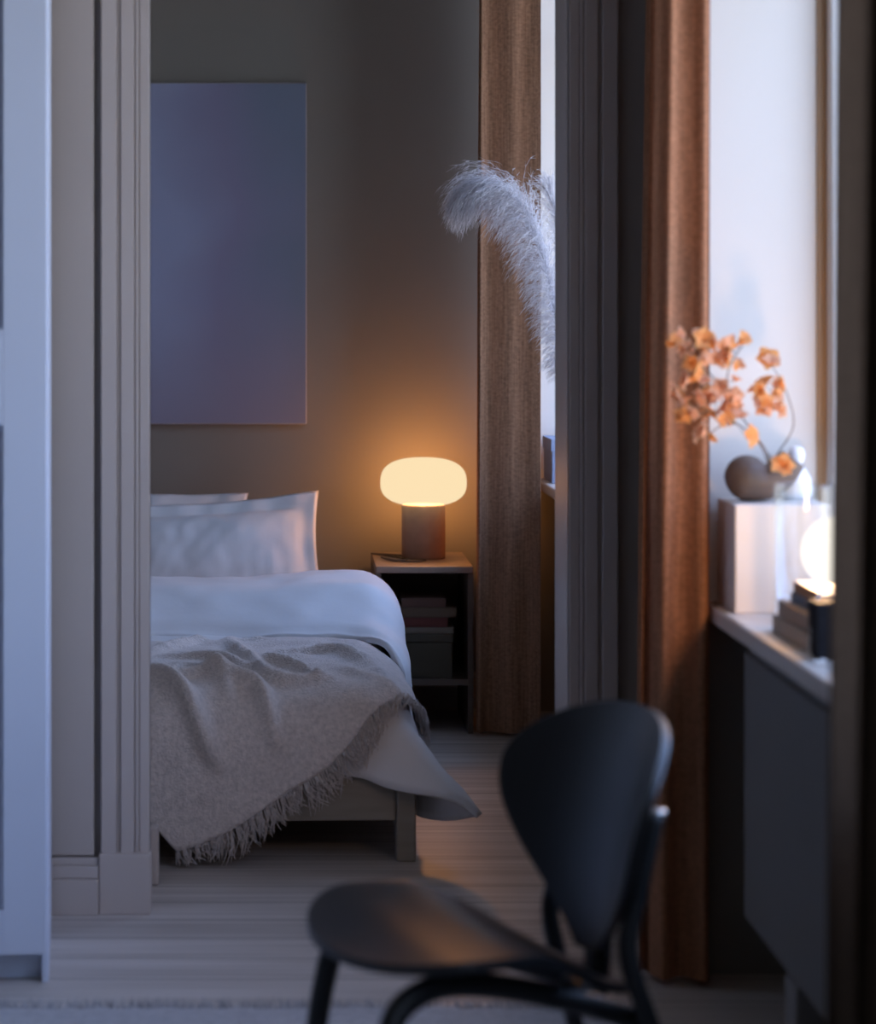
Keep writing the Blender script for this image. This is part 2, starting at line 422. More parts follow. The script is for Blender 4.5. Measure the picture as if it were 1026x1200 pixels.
bg.inputs['Strength'].default_value = 7.0
sc.view_settings.view_transform = 'Standard'; sc.view_settings.look = 'None'
sc.view_settings.gamma = 1.0; sc.view_settings.exposure = 0.0; sc.view_settings.use_curve_mapping = False
sc.cycles.use_denoising = True; sc.cycles.max_bounces = 8; sc.cycles.diffuse_bounces = 5; sc.cycles.transparent_max_bounces = 16
sc.cycles.sample_clamp_indirect = 6.0; sc.cycles.caustics_reflective = False; sc.cycles.caustics_refractive = False

def bulb(loc, power, col, rad=0.03):
    l = bpy.data.lights.new('bulb_light', 'POINT'); l.energy = power; l.color = col; l.shadow_soft_size = rad
    o = bpy.data.objects.new('bulb_light', l); link(o); o.location = loc; o.visible_camera = False
    return o

# ------------------------------------------------------------------ wardrobe at the left
wl = thing('wardrobe', 'tall white panelled wardrobe at the left edge of the view', 'wardrobe', (-0.4026, 4.03, 0), math.radians(5.0))
# local: right front edge of side panel at x=0,y=0 ; depth +y
WD, WW, WH = 0.44, 1.2, 2.3
build('body', boxes((-WW, -0.012, 0.022, WD, 0.052, WH), (-WW, -0.012, 0.035, 0.05, 0.0, 0.051)), M['wardrobe'], wl, bevel=0.001)
build('side_panel', boxes((-0.0115, 0.0, 0.0, WD, 0, WH)), M['wardrobe'], wl, bevel=0.0015)
for k in range(3):
    x1 = -0.003 - 0.0 - k * 0.396; x0 = x1 - 0.393
    st = 0.072
    bm = boxes((x0, x0 + st, 0.0, 0.0215, 0.053, WH - 0.01), (x1 - st, x1, 0.0, 0.0215, 0.053, WH - 0.01))
    for z0, z1 in ((0.053, 0.128), (0.93, 1.09), (WH - 0.085, WH - 0.01)):
        box(bm, x0 + st, x1 - st, 0.0003, 0.0215, z0, z1)
    box(bm, x0 + st - 0.005, x1 - st + 0.005, 0.0135, 0.0212, 0.1, WH - 0.05)
    for v in bm.verts:
        v.co.y -= 0.0225
    d = build('door', bm, M['wardrobe'], wl, bevel=0.0012)
    hx = x0 + 0.03 if k % 2 == 0 else x1 - 0.03
    if k: 
        bm = bmesh.new(); tube(bm, [(hx, -0.024, 0.95), (hx, -0.05, 0.95), (hx, -0.05, 1.08), (hx, -0.024, 1.08)], 0.005)
        build('handle', bm, M['metal'], d)

# ------------------------------------------------------------------ rug
bm = bmesh.new()
RX0, RX1, RY0, RY1 = -1.9, 0.56, 1.75, 3.845
def rugf(u, v):
    x = lerp(RX0, RX1, u); y = lerp(RY0, RY1, v)
    e = min(u, 1 - u) * (RX1 - RX0); f = min(v, 1 - v) * (RY1 - RY0)
    h = 0.004 + 0.014 * sstep(0, 0.03, min(e, f)) + 0.0035 * nz(x, y, 0, 40) * (1 if min(e, f) > 0.001 else 0)
    if v in (0, 1): y += 0.008 * nz(x, 0, 3, 22)
    return Vector((x, y, max(0.002, h)))
grid(bm, rugf, 160, 130)
rug = build('rug', bm, M['rug'], smooth=True)
meta(rug, 'pale grey shaggy rug on the plank floor under the black chair', 'rug')
bm = bmesh.new()
for k in range(2600):
    x = R.uniform(RX0, RX1); y = RY1 - abs(R.gauss(0, 0.012))
    p = Vector((x, y, 0.010)); d = Vector((R.uniform(-.5, .5), R.uniform(0.2, 1), R.uniform(0.1, 0.9))).normalized() * R.uniform(0.012, 0.024)
    q = p + d; s = Vector((R.uniform(-1, 1), R.uniform(-1, 1), 0)).normalized() * 0.0018
    a, b, c = bm.verts.new(p - s), bm.verts.new(p + s), bm.verts.new(Vector((q.x, q.y, max(q.z, 0.004))))
    bm.faces.new((a, b, c))
meta(build('pile_edge', bm, M['rug'], rug), kind='stuff')

# ------------------------------------------------------------------ black easy chair
def chair():
    a = math.radians(18)
    # local +x = forward of the chair ; world forward = (-cos a, -sin a)
    t = thing('easy_chair', 'low black moulded-veneer easy chair standing in the foreground', 'chair', (0.222, 2.92, 0.0), PI + a)
    def shell(fn, nu, nv, th, name):
        bm = bmesh.new(); grid(bm, fn, nu, nv)
        bmesh.ops.remove_doubles(bm, verts=bm.verts, dist=1e-5)
        o = build(name, bm, M['black'], t, smooth=True)
        s = o.modifiers.new('solid', 'SOLIDIFY'); s.thickness = th; s.offset = 0
        b = o.modifiers.new('bevel', 'BEVEL'); b.width = 0.0035; b.segments = 3; b.limit_method = 'ANGLE'; b.angle_limit = math.radians(50)
        return o
    # seat: t from rear (0) to front (1)
    def seat_hw(s):
        # smooth egg: narrow tail behind, wide rounded front
        pts = [(0, 0.040), (0.08, 0.062), (0.2, 0.100), (0.35, 0.155), (0.5, 0.194), (0.62, 0.206), (0.70, 0.2075), (0.9, 0.15), (1.0, 0.0)]
        top = pts[-3][0]
        if s > top:                                  # elliptical end
            k = (s - top) / (1 - top); return math.sqrt(max(0, 1 - k * k)) * pts[-3][1]
        return smooth_table(pts[:-2], s)
    def seat(u, v):
        s = 1 - (1 - u) ** 1.6
        w_ = seat_hw(s) * (2 * v - 1)
        x = -0.185 + 0.378 * s
        z = 0.286 + 0.080 * sstep(-0.05, 0.55, s) - 0.008 * sstep(0.72, 1.0, s) + 0.25 * w_ * w_
        return Vector((x, w_, z))
    shell(seat, 40, 28, 0.012, 'seat')
    # backrest: s from bottom (0) to top (1)
    def back_hw(s):
        pts = [(0, 0.030), (0.07, 0.050), (0.2, 0.098), (0.35, 0.150), (0.5, 0.187), (0.60, 0.201), (0.68, 0.205), (0.9, 0.16), (1.0, 0.0)]
        top = pts[-3][0]
        if s > top:                                  # elliptical end
            k = (s - top) / (1 - top); return math.sqrt(max(0, 1 - k * k)) * pts[-3][1]
        return smooth_table(pts[:-2], s)
    def back(u, v):
        s = 1 - (1 - u) ** 1.5
        w_ = back_hw(s) * (2 * v - 1)
        z = 0.328 + 0.296 * s
        x = -0.153 - 0.072 * s * s + 1.45 * w_ * w_
        return Vector((x, w_, z))
    shell(back, 40, 28, 0.011, 'backrest')
    bm = bmesh.new(); tube(bm, catmull([(-0.166, 0, 0.37), (-0.164, 0, 0.325), (-0.158, 0, 0.275)], 4), 0.020, 10, flat=(1.6, 0.5, (1, 0, 0)))
    build('back_bracket', bm, M['black_leg'], t, smooth=True)
    for s in (-1, 1):
        # front leg bending into the seat rail
        bm = bmesh.new()
        pts = catmull([(0.200, s * 0.17, 0.018), (0.184, s * 0.162, 0.15), (0.168, s * 0.152, 0.27), (0.152, s * 0.146, 0.318), (0.10, s * 0.135, 0.338), (0.02, s * 0.12, 0.328), (-0.08, s * 0.108, 0.300), (-0.16, s * 0.10, 0.272)], 6)
        if s < 0: pts = [p + Vector((-0.028 * sstep(0.02, 0.12, p.x), 0, 0)) for p in pts]
        tube(bm, pts, [lerp(0.0125, 0.0150, min(1, i / 20)) for i in range(len(pts))], 12)
        build('leg', bm, M['black_leg'], t, smooth=True)
        # rear leg rising to hold the backrest
        bm = bmesh.new()
        pts = catmull([(-0.262, s * 0.165, 0.018), (-0.212, s * 0.145, 0.15), (-0.172, s * 0.126, 0.27), (-0.150, s * 0.112, 0.35), (-0.164, s * 0.106, 0.41), (-0.194, s * 0.098, 0.512)], 6)
        tube(bm, pts, [lerp(0.0110, 0.0118, min(1, i / 15)) for i in range(len(pts))], 12)
        l = build('leg', bm, M['black_leg'], t, smooth=True)
        bm = bmesh.new(); lathe(bm, [(0, 0.0), (0.012, 0.0), (0.013, 0.003), (0.011, 0.006), (0, 0.0065)], 16, (-0.194, s * 0.098, 0.510))
        build('end_cap', bm, M['metal'], l, smooth=True)
    bm = bmesh.new(); tube(bm, [(-0.165, -0.120, 0.262), (-0.155, 0, 0.268), (-0.165, 0.120, 0.262)], 0.013, 10)
    build('stretcher', bm, M['black_leg'], t, smooth=True)
    bm = bmesh.new(); tube(bm, [(0.06, -0.128, 0.335), (0.06, 0.128, 0.335)], 0.012, 10)
    build('stretcher', bm, M['black_leg'], t, smooth=True)
chair()

# ------------------------------------------------------------------ curtains
def curtain(name, label, m, ybase, ylen, folds, xin, xout, lead, flare, seed, top=ZC - 0.004, z0=0.012, group=None, pleat=0.03, rows=46, back=0.0):
    """hangs along the window wall; xin = room side, xout = wall side; lead = (dx list) first face shape"""
    bm = bmesh.new()
    n = folds * 36
    def f(u, v):
        z = lerp(top, z0, v)
        ph = u * folds * PI
        tri = 0.5 - 0.5 * math.cos(ph)                    # 0 at wall side, 1 at room side
        y = ybase + ylen * u
        k = sstep(0.0, 1.0, v)
        # hanging cloth opens a little towards the hem
        xi = xin - flare * k + back * sstep(1.2 / folds, 1.9 / folds, u)
        x = lerp(xout, xi, tri)
        x += 0.006 * nz(u * 9 + seed, v * 1.3, seed) + 0.0045 * math.sin(u * folds * 9 + 0.8 * nz(v * 2, seed)) * (0.4 + 0.6 * k)
        y += 0.016 * nz(u * 7 + seed * 3, v * 1.6, 4 + seed) + 0.012 * math.sin(ph * 2.0 + seed + 1.2 * nz(v * 1.5, seed, 2)) + pleat * math.sin(ph * 4.6 + seed + 0.9 * nz(v * 1.2, seed, 6)) * (0.5 + 0.5 * nz(u * 5, seed, 3)) * min(1, ph)
        if y > ybase + ylen + 0.02: y = ybase + ylen + 0.02
        return Vector((min(x, xout + 0.002), y, z))
    grid(bm, f, n, rows)
    o = build(name, bm, m, smooth=True)
    meta(o, label, 'curtain', group)
    return o
curtain('curtain', 'brown linen curtain beside the doorway, left of the window with the vase', M['curtain'], 3.985, 0.42, 7, 0.612, 0.694, None, 0.028, 1.7, back=0.05)
curtain('curtain', 'brown linen curtain in the bedroom, hanging beside the nightstand', M['curtain_far'], 6.40, 0.44, 6, 0.512, 0.660, None, 0.018, 4.2, back=0.05)
curtain('curtain', 'shade-darkened olive-brown curtain at the right edge of the view', M['curtain_shaded'], 2.16, 0.40, 7, 0.597, 0.690, None, 0.030, 8.9)

# ------------------------------------------------------------------ radiator under the near window
rad = thing('radiator', 'grey ribbed panel radiator under the windowsill on the right', 'radiator', (0.735, 3.3, 0))
bm = boxes((-0.008, 0.05, -0.62, 0.53, 0.15, 0.585))
for k in range(58):
    y = -0.61 + k * 0.0198
    box(bm, -0.016, -0.0085, y, y + 0.011, 0.158, 0.577)
build('panel', bm, M['radiator'], rad, bevel=0.002)
build('top_grille', boxes((-0.012, 0.06, -0.625, 0.535, 0.5855, 0.592)), M['radiator'], rad)
for y in (-0.45, 0.20):
    build('foot', boxes((-0.014, 0.06, y - 0.05, y + 0.03, 0.0, 0.1495)), M['radiator'], rad, bevel=0.004)
for y in (-0.3, 0.26):
    build('bracket', boxes((0.051, 0.129, y, y + 0.04, 0.3, 0.5)), M['radiator'], rad)

# ------------------------------------------------------------------ things on the near sill
SZ = 0.63
pb = boxes((0.717, 0.872, 3.90, 4.06, SZ, SZ + 0.176))
meta(build('display_box', pb, M['box'], bevel=0.0025), 'white box on the right windowsill carrying the brown vase', 'box')
BZ = SZ + 0.176
# kidney-shaped clay vase
v = thing('pebble_vase', 'rounded brown clay vase with side spout on the white box', 'vase', (0.765, 3.965, BZ))
bm = bmesh.new()
VP = [(-0.0515, .040, .002), (-0.050, .040, .010), (-0.046, .040, .0195), (-.039, .040, .0285), (-.028, .040, .0365), (-.014, .039, .0395), (.002, .034, .0345), (.018, .031, .0305), (.034, .041, .0285), (.049, .057, .025), (.060, .072, .0225)]
tube(bm, [(x, 0.006 - x * 0.15, z) for x, z, r in VP], [r for x, z, r in VP], 28, cap=False)
for q in bm.verts: q.co.z = max(q.co.z, 0.0)
bmesh.ops.holes_fill(bm, edges=[e for e in bm.edges if e.is_boundary and all(x.co.x < -0.03 for x in e.verts)])
o = build('body', bm, M['vase'], v, smooth=True)
s_ = o.modifiers.new('solid', 'SOLIDIFY'); s_.thickness = 0.003; s_.offset = -1
ss = o.modifiers.new('sub', 'SUBSURF'); ss.levels = 1; ss.render_levels = 1
# white gourd bottle
bm = bmesh.new()
lathe(bm, [(0, 0), (0.020, 0), (0.0255, 0.006), (0.0265, 0.020), (0.0235, 0.036), (0.016, 0.049), (0.0095, 0.056), (0.0095, 0.059), (0.0132, 0.066), (0.0145, 0.074), (0.0122, 0.083), (0.007, 0.0878), (0, 0.089)], 28)
meta(build('gourd_bottle', bm, M['ceramic'], smooth=True, loc=(0.8435, 4.03, BZ)), 'small white gourd-shaped bottle behind the brown vase', 'bottle')
# dried flower sprig
sp = thing('dried_flower_sprig', 'sprig of dried orange flowers standing in the brown vase', 'flowers', tuple(at(916, 541, 3.93)))
spo = Vector(sp.location)
BL = [(150,110,30),(135,150,28),(195,180,32),(225,255,30),(290,140,42),(270,180,30),(350,180,30),(385,150,30),(430,170,35),(480,170,30),(530,150,38),(335,240,30),(395,240,35),(450,230,30),(485,275,25),(640,240,42),(300,310,35),(225,360,38),(280,370,35),(385,380,32),(470,360,22),(120,440,45),(200,480,30),(255,460,35),(320,440,35),(180,560,32),(225,545,28),(300,550,42),(370,470,30),(420,470,40),(470,460,40),(500,470,25),(410,540,40),(390,590,35),(490,560,32),(310,650,42),(330,680,25),(530,660,40),(640,380,35),(600,420,35),(610,470,32),(680,390,35),(690,440,25),(640,520,35),(690,510,38),(660,470,28),(735,830,42),(710,810,25),(765,860,22)]
def blossom(bm, r, rng):
    n = 5
    for k in range(n):
        a0 = 2 * PI * k / n + rng.uniform(-.2, .2)
        rows = []
        for i in range(5):
            t = i / 4
            wd = r * 0.62 * math.sin(PI * min(1, 0.12 + 0.80 * t)) ** 0.8
            el = 1.25 - 0.75 * t + rng.uniform(-.08, .08)
            rad_ = r * (0.10 + 0.95 * t) * math.cos(el * 0.8) * 1.25; zz = r * 1.15 * t ** 0.8 * math.sin(el) + rng.uniform(-.05, .05) * r
            row = []
            for j in (-1, -.5, 0, .5, 1):
                aa = a0
                c = Vector((math.cos(aa), math.sin(aa), 0)); d = Vector((-math.sin(aa), math.cos(aa), 0))
                row.append(bm.verts.new(c * (rad_ - abs(j) * 0.12 * r) + d * wd * j + Vector((0, 0, zz + abs(j) ** 2 * 0.18 * r))))
            rows.append(row)
        for a, b in zip(rows, rows[1:]):
            for j in range(4): bm.faces.new((a[j], a[j + 1], b[j + 1], b[j]))
protos = []
for k in range(5):
    bm = bmesh.new(); blossom(bm, 1.0, random.Random(40 + k))
    me = bpy.data.meshes.new('blossom'); bm.to_mesh(me); bm.free()
    me.materials.append(M['petal'] if k % 2 else M['petal_pale'])
    for p in me.polygons: p.use_smooth = True
    protos.append(me)
rf = random.Random(11)
BL = BL + [(cx + rf.uniform(-26, 26), cy + rf.uniform(-26, 26), r * 0.8) for cx, cy, r in BL if cy < 640 and rf.random() < 0.62]
pos = []
for cx, cy, r in BL:
    Y = 3.875 + rf.uniform(-0.055, 0.035)
    p = at(760 + cx / 4.664, 370 + cy / 4.664, Y)
    if cy > 780: p = at(760 + cx / 4.664, 370 + cy / 4.664, 3.885)
    pos.append(p)
    b = bpy.data.objects.new('blossom', protos[rf.randrange(5)]); link(b, sp)
    b.location = p - spo; b.scale = (r / 4.664 / 733 * 1.45,) * 3
    b.rotation_euler = (rf.uniform(-1.9, 1.2), rf.uniform(-1.2, 1.2), rf.uniform(0, 6.28))
bm = bmesh.new()
mouth = at(912, 541, 3.945)
def px7(cx, cy, Y=3.875): return at(760 + cx / 4.664, 370 + cy / 4.664, Y)
mains = [[mouth + Vector((-0.012, 0, -0.02)), px7(640, 740, 3.91), px7(540, 600), px7(420, 420), px7(300, 280), px7(180, 150)],
         [mouth + Vector((-0.01, 0.003, -0.02)), px7(600, 690, 3.90), px7(480, 590), px7(330, 520), px7(130, 450)],
         [px7(420, 420), px7(440, 280), px7(520, 150)],
         [mouth + Vector((-0.012, 0.004, -0.02)), px7(700, 760, 3.93), px7(790, 600, 3.91), px7(745, 400, 3.90), px7(650, 240, 3.88)],
         [px7(745, 400, 3.90), px7(680, 430, 3.89), px7(620, 440, 3.88)], [px7(480, 590), px7(400, 600), px7(310, 660)], [px7(330, 520), px7(200, 560)]]
for mn in mains:
    c = catmull(mn, 6); tube(bm, [p - spo for p in c], [lerp(0.0014, 0.0007, i / len(c)) for i in range(len(c))], 6)
allc = [p for mn in mains for p in catmull(mn, 6)]
for p in pos:
    q = min(allc, key=lambda c: (c - p).length)
    if (q - p).length > 0.006: tube(bm, [q - spo, p - spo], 0.0006, 4)
build('stem', bm, M['stem'], sp, smooth=True)
# glass cylinder
bm = bmesh.new(); rg = 0.048
lathe(bm, [(0, 0), (rg, 0), (rg, 0.21), (rg - 0.0005, 0.2165), (rg - 0.003, 0.217), (rg - 0.0035, 0.21), (rg - 0.0035, 0.012), (0, 0.012)], 48)
meta(build('glass_cylinder', bm, M['glass'], smooth=False, loc=(0.806, 3.795, SZ)), 'clear glass cylinder vase in front of the white box', 'vase')
bpy.data.objects['glass_cylinder'].data.polygons.foreach_set('use_smooth', [abs(p.normal.z) < 0.5 for p in bpy.data.objects['glass_cylinder'].data.polygons])
# books on the near sill
def book(name, label, cat, x0, x1, y0, y1, z0, th, cover, group, spine='x0', rz=0.0):
    t = thing(name, label, cat, ((x0 + x1) / 2, (y0 + y1) / 2, z0), rz, group)
    a, b, c, d = -(x1 - x0) / 2, (x1 - x0) / 2, -(y1 - y0) / 2, (y1 - y0) / 2
    cv = 0.0025
    bs = [(a, b, c, d, 0, cv), (a, b, c, d, th - cv, th)]
    bs.append((a, a + cv, c, d, cv, th - cv) if spine == 'x0' else (a, b, c, c + cv, cv, th - cv))
    build('cover', boxes(*bs), cover, t, bevel=0.001)
    pg = (a + cv, b - 0.004, c + 0.004, d - 0.004, cv, th - cv) if spine == 'x0' else (a + 0.004, b - 0.004, c + cv, d - 0.004, cv, th - cv)
    build('pages', boxes(pg), M['paper'], t)
    return t
z = SZ
for lab, x0, x1, y0, y1, th, cv, rz in (
        ('beige book at the bottom of the stack on the windowsill', 0.732, 0.880, 3.425, 3.675, 0.026, M['b_beige'], 0.0),
        ('tan book second from the bottom of the windowsill stack', 0.737, 0.878, 3.415, 3.655, 0.025, M['b_tan'], 0.0),
        ('grey book third from the bottom of the windowsill stack', 0.749, 0.876, 3.43, 3.615, 0.015, M['b_grey'], 0.015),
        ('rust-coloured book with pale cover on top of the windowsill stack', 0.751, 0.872, 3.415, 3.61, 0.016, M['b_orange'], 0.0)):
    t = book('book', lab, 'book', x0, x1, y0, y1, z, th, cv, 'books stacked on the windowsill', rz=rz)
    z += th + 0.0003
build('dust_jacket', boxes((-0.0595, 0.0595, -0.0965, 0.0965, 0.0161, 0.0169)), M['b_white'], t)
TOPZ = z + 0.001
# globe lamp on the stack
gl = thing('globe_lamp', 'glowing white globe lamp standing on the books by the right curtain', 'lamp', (0.793, 3.505, TOPZ))
bm = bmesh.new(); lathe(bm, [(0, 0), (0.024, 0), (0.025, 0.002), (0.020, 0.0035), (0, 0.0035)], 32)
build('base', bm, M['ceramic'], gl, smooth=False)
bm = bmesh.new(); GR = 0.0515
lathe(bm, [(GR * math.sin(PI * i / 28), 0.0005 + GR - GR * math.cos(PI * i / 28)) for i in range(29)], 40)
build('globe', bm, M['globe'], gl, smooth=True)
bulb((0.793, 3.505, TOPZ + 0.053), 19.0, (1.0, 0.56, 0.25), 0.025)
bm = bmesh.new(); tube(bm, catmull([(0.775, 3.44, TOPZ + 0.003), (0.745, 3.406, TOPZ + 0.001), (0.728, 3.385, TOPZ - 0.05), (0.7245, 3.37, SZ + 0.004), (0.735, 3.325, SZ + 0.003), (0.712, 3.30, SZ + 0.003), (0.745, 3.26, SZ + 0.003), (0.72, 3.2, SZ + 0.003), (0.80, 3.1, SZ + 0.003)], 6), 0.002, 6)
for vv in bm.verts: vv.co -= Vector((0.793, 3.505, TOPZ))
build('cord', bm, M['cord_white'], gl, smooth=True)
# black box in front of the books
db = thing('small_box', 'small black box standing against the book stack on the windowsill', 'box', (0.744, 3.372, SZ))
build('body', boxes((-0.016, 0.016, -0.028, 0.028, 0, 0.066)), M['darkbox'], db, bevel=0.002)
build('lid', boxes((-0.017, 0.017, -0.029, 0.029, 0.0662, 0.080)), M['darkbox'], db, bevel=0.002)

# ------------------------------------------------------------------ bedroom: picture
pt = thing('picture', 'large abstract lavender-blue canvas hanging on the bedroom wall', 'picture', (-0.31, YB - 0.001, 0.816))
bm = boxes((-0.357, 0.357, -0.028, 0, 0, 0.978)); build('canvas', bm, M['canvas'], pt, bevel=0.003)
bm = bmesh.new(); vs = [bm.verts.new(c) for c in ((-0.354, -0.0285, 0.003), (0.354, -0.0285, 0.003), (0.354, -0.0285, 0.975), (-0.354, -0.0285, 0.975))]; bm.faces.new(vs)
build('painting', bm, M['art'], pt)

# ------------------------------------------------------------------ nightstand and what it carries
NX0, NX1, NY0, NY1, NZ = 0.230, 0.492, 6.50, 6.915, 0.45
ns = thing('nightstand', 'dark brown open nightstand between the bed and the bedroom curtain', 'nightstand', ((NX0 + NX1) / 2, (NY0 + NY1) / 2, 0))
hx, hy = (NX1 - NX0) / 2, (NY1 - NY0) / 2
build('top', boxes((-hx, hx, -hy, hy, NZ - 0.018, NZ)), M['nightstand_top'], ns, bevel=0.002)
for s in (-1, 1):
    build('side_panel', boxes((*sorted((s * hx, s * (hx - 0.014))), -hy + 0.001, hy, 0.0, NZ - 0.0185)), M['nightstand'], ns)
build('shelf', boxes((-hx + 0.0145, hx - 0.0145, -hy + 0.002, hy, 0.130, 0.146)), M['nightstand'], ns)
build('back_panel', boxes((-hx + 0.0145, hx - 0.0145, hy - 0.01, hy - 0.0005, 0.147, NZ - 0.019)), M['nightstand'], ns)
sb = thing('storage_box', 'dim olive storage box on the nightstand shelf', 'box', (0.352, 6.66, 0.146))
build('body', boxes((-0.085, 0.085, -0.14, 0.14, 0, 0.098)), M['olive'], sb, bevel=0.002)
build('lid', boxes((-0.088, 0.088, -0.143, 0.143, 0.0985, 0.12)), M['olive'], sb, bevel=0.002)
z = 0.2665
for lab, x0, x1, th, cv in (('pale book at the bottom of the stack in the nightstand', 0.30, 0.442, 0.016, M['shaded_beige']),
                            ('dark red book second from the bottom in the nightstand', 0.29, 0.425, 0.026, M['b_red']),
                            ('brown book third from the bottom in the nightstand', 0.30, 0.448, 0.027, M['shaded_brown']),
                            ('thin reddish book lying on top of the nightstand stack', 0.30, 0.42, 0.024, M['shaded_rust'])):
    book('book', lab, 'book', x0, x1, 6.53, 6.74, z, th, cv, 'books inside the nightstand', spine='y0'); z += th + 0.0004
# mushroom lamp
LY = 6.75
LX = (496 - VX) * LY / F
lp = thing('table_lamp', 'lit table lamp with rounded opal shade on the nightstand', 'lamp', (LX, LY, NZ))
bm = bmesh.new(); rb = 0.061
lathe(bm, [(0, 0), (rb - 0.003, 0), (rb, 0.003), (rb, 0.146), (rb - 0.003, 0.149), (0, 0.149)], 48)
o = build('base', bm, M['lampbase'], lp); o.data.polygons.foreach_set('use_smooth', [abs(p.normal.z) < 0.5 for p in o.data.polygons])
bm = bmesh.new()
prof = []
A, B, zc = 0.1205, 0.070, 0.210
for i in range(41):
    th = -PI / 2 + PI * i / 40
    c, s = math.cos(th), math.sin(th)
    e = 2.6
    k = (abs(c) ** e + abs(s) ** e) ** (-1 / e)
    zz = s * k * B * (1.0 if s > 0 else 0.93)
    prof.append((max(0, c * k * A), zc + zz))
prof[0] = (0, prof[0][1]); prof[-1] = (0, prof[-1][1])
lathe(bm, prof, 56); build('shade', bm, M['shade'], lp, smooth=True)
bulb((LX, LY, NZ + zc), 32.0, (1.0, 0.385, 0.09), 0.045)
bm = bmesh.new()
cz = 0.0035
tube(bm, catmull([(-0.058, 0.03, cz), (-0.09, 0.06, cz), (-0.125, 0.085, cz), (-0.142, 0.06, cz + 0.003), (-0.10, 0.02, cz), (-0.05, -0.085, cz), (-0.085, -0.105, cz), (-0.12, -0.06, cz + 0.004), (-0.09, -0.12, cz), (-0.03, -0.14, cz), (0.0, -0.11, cz)], 8), 0.0026, 6)
cd = build('cord', bm, M['cord'], lp, smooth=True); cd['label'] = 'brown cord loosely coiled'

# ------------------------------------------------------------------ bed
BL_, BR_ = Vector((0.257, 4.94, 0)), math.radians(1.26)
Rb = Matrix.Rotation(BR_, 4, 'Z'); Tb = Matrix.Translation(BL_) @ Rb; Ti = Tb.inverted()
BW = 1.62
bed = thing('bed', 'low grey-brown wooden bed seen through the doorway', 'bed', BL_, BR_)
build('foot_rail', boxes((-BW + 0.041, -0.041, 0.008, 0.032, 0.083, 0.190)), M['bedframe'], bed, bevel=0.003)
build('side_rail', boxes((-0.032, -0.008, 0.041, 1.92, 0.083, 0.190)), M['bedframe'], bed, bevel=0.003)
build('side_rail', boxes((-BW + 0.008, -BW + 0.032, 0.041, 1.92, 0.083, 0.190)), M['bedframe'], bed, bevel=0.003)
build('head_rail', boxes((-BW + 0.041, -0.041, 1.93, 1.954, 0.083, 0.26)), M['bedframe'], bed, bevel=0.003)
for x in (-0.04, -BW):
    for y in (0.0, 1.92):
        build('leg', boxes((x, x + 0.04, y, y + 0.04, 0.0, 0.192 if y == 0 else 0.235)), M['bedframe'], bed, bevel=0.004)
build('slat_base', boxes((-BW + 0.0325, -0.0325, 0.033, 1.929, 0.12, 0.145)), M['bedframe'], bed)
ob = build('mattress', boxes((-BW + 0.05, -0.05, 0.045, 1.915, 0.1455, 0.285)), M['mattress'], bevel=0.03, loc=BL_, rz=BR_)
meta(ob, 'white mattress lying in the wooden bed frame under the bedding', 'mattress')

# drape: flat cloth coordinates (a across, to the right; y along, 0 at the foot) -> bed-local point
TOP, XE, YE, XL = 0.335, -0.105, 0.105, -BW + 0.105
def prof_drop(L, r, phi):
    """distance travelled over the edge -> (outward, down)"""
    if L <= 0: return 0.0, 0.0
    m = r * phi
    if L < m: return r * math.sin(L / r), r * (1 - math.cos(L / r))
    return r * math.sin(phi) + (L - m) * math.cos(phi), r * (1 - math.cos(phi)) + (L - m) * math.sin(phi)
def drape(a, y, top=None, r=0.115):
    top = TOP if top is None else top
    da = max(0, a - XE) if a > -0.8 else -max(0, XL - a)
    dy = max(0, YE - y)
    bx_ = min(max(a, XL), XE); by_ = max(y, YE)
    L = math.hypot(da, dy)
    if L < 1e-6: return Vector((bx_, by_, top))
    th = math.atan2(dy, abs(da))
    corner = math.sin(2 * th) ** 2
    phi = math.radians(86 - 46 * corner)
    o_, d_ = prof_drop(L, r, phi)
    return Vector((bx_ + o_ * da / L, by_ - o_ * dy / L, top - d_))
def drape_n(fn, a, y):
    e = 0.004
    p = fn(a, y); pa = fn(a + e, y) - fn(a - e, y); py = fn(a, y + e) - fn(a, y - e)
    n = pa.cross(py)
    return p, n.normalized()

DV_X0, DV_X1, DV_Y0, DV_Y1 = XL - 0.27, XE + 0.325, YE - 0.232, 1.42
def duvet_s(a, y):
    p, n = drape_n(drape, a, y)
    k = 0.012 * nz(a, y, 1, 4.5) + 0.006 * nz(a, y, 5, 11)
    # puff towards hems
    return p + n * (k + 0.004)
bm = bmesh.new()
def dv(u, v):
    a = lerp(DV_X0, DV_X1, u); y = lerp(DV_Y0, DV_Y1, v)
    # hem waves
    if y < YE and a > XE:
        m_ = min((a - XE) / 0.325, (YE - y) / 0.232); a -= 0.035 * m_ * m_; y += 0.005 * m_ * m_
    yy = y
    if v < 0.3:
        yy = y - (0.3 - v) / 0.3 * (0.016 * math.sin(a * 9 + 0.5) + 0.01 * nz(a, 0, 9, 7))
    return duvet_s(a, yy)
grid(bm, dv, 110, 90)
dvt = build('duvet', bm, M['duvet'], smooth=True, loc=BL_, rz=BR_)
sd = dvt.modifiers.new('solid', 'SOLIDIFY'); sd.thickness = 0.016; sd.offset = -1
meta(dvt, 'white duvet spread over the bed with its corner hanging at the foot', 'duvet')
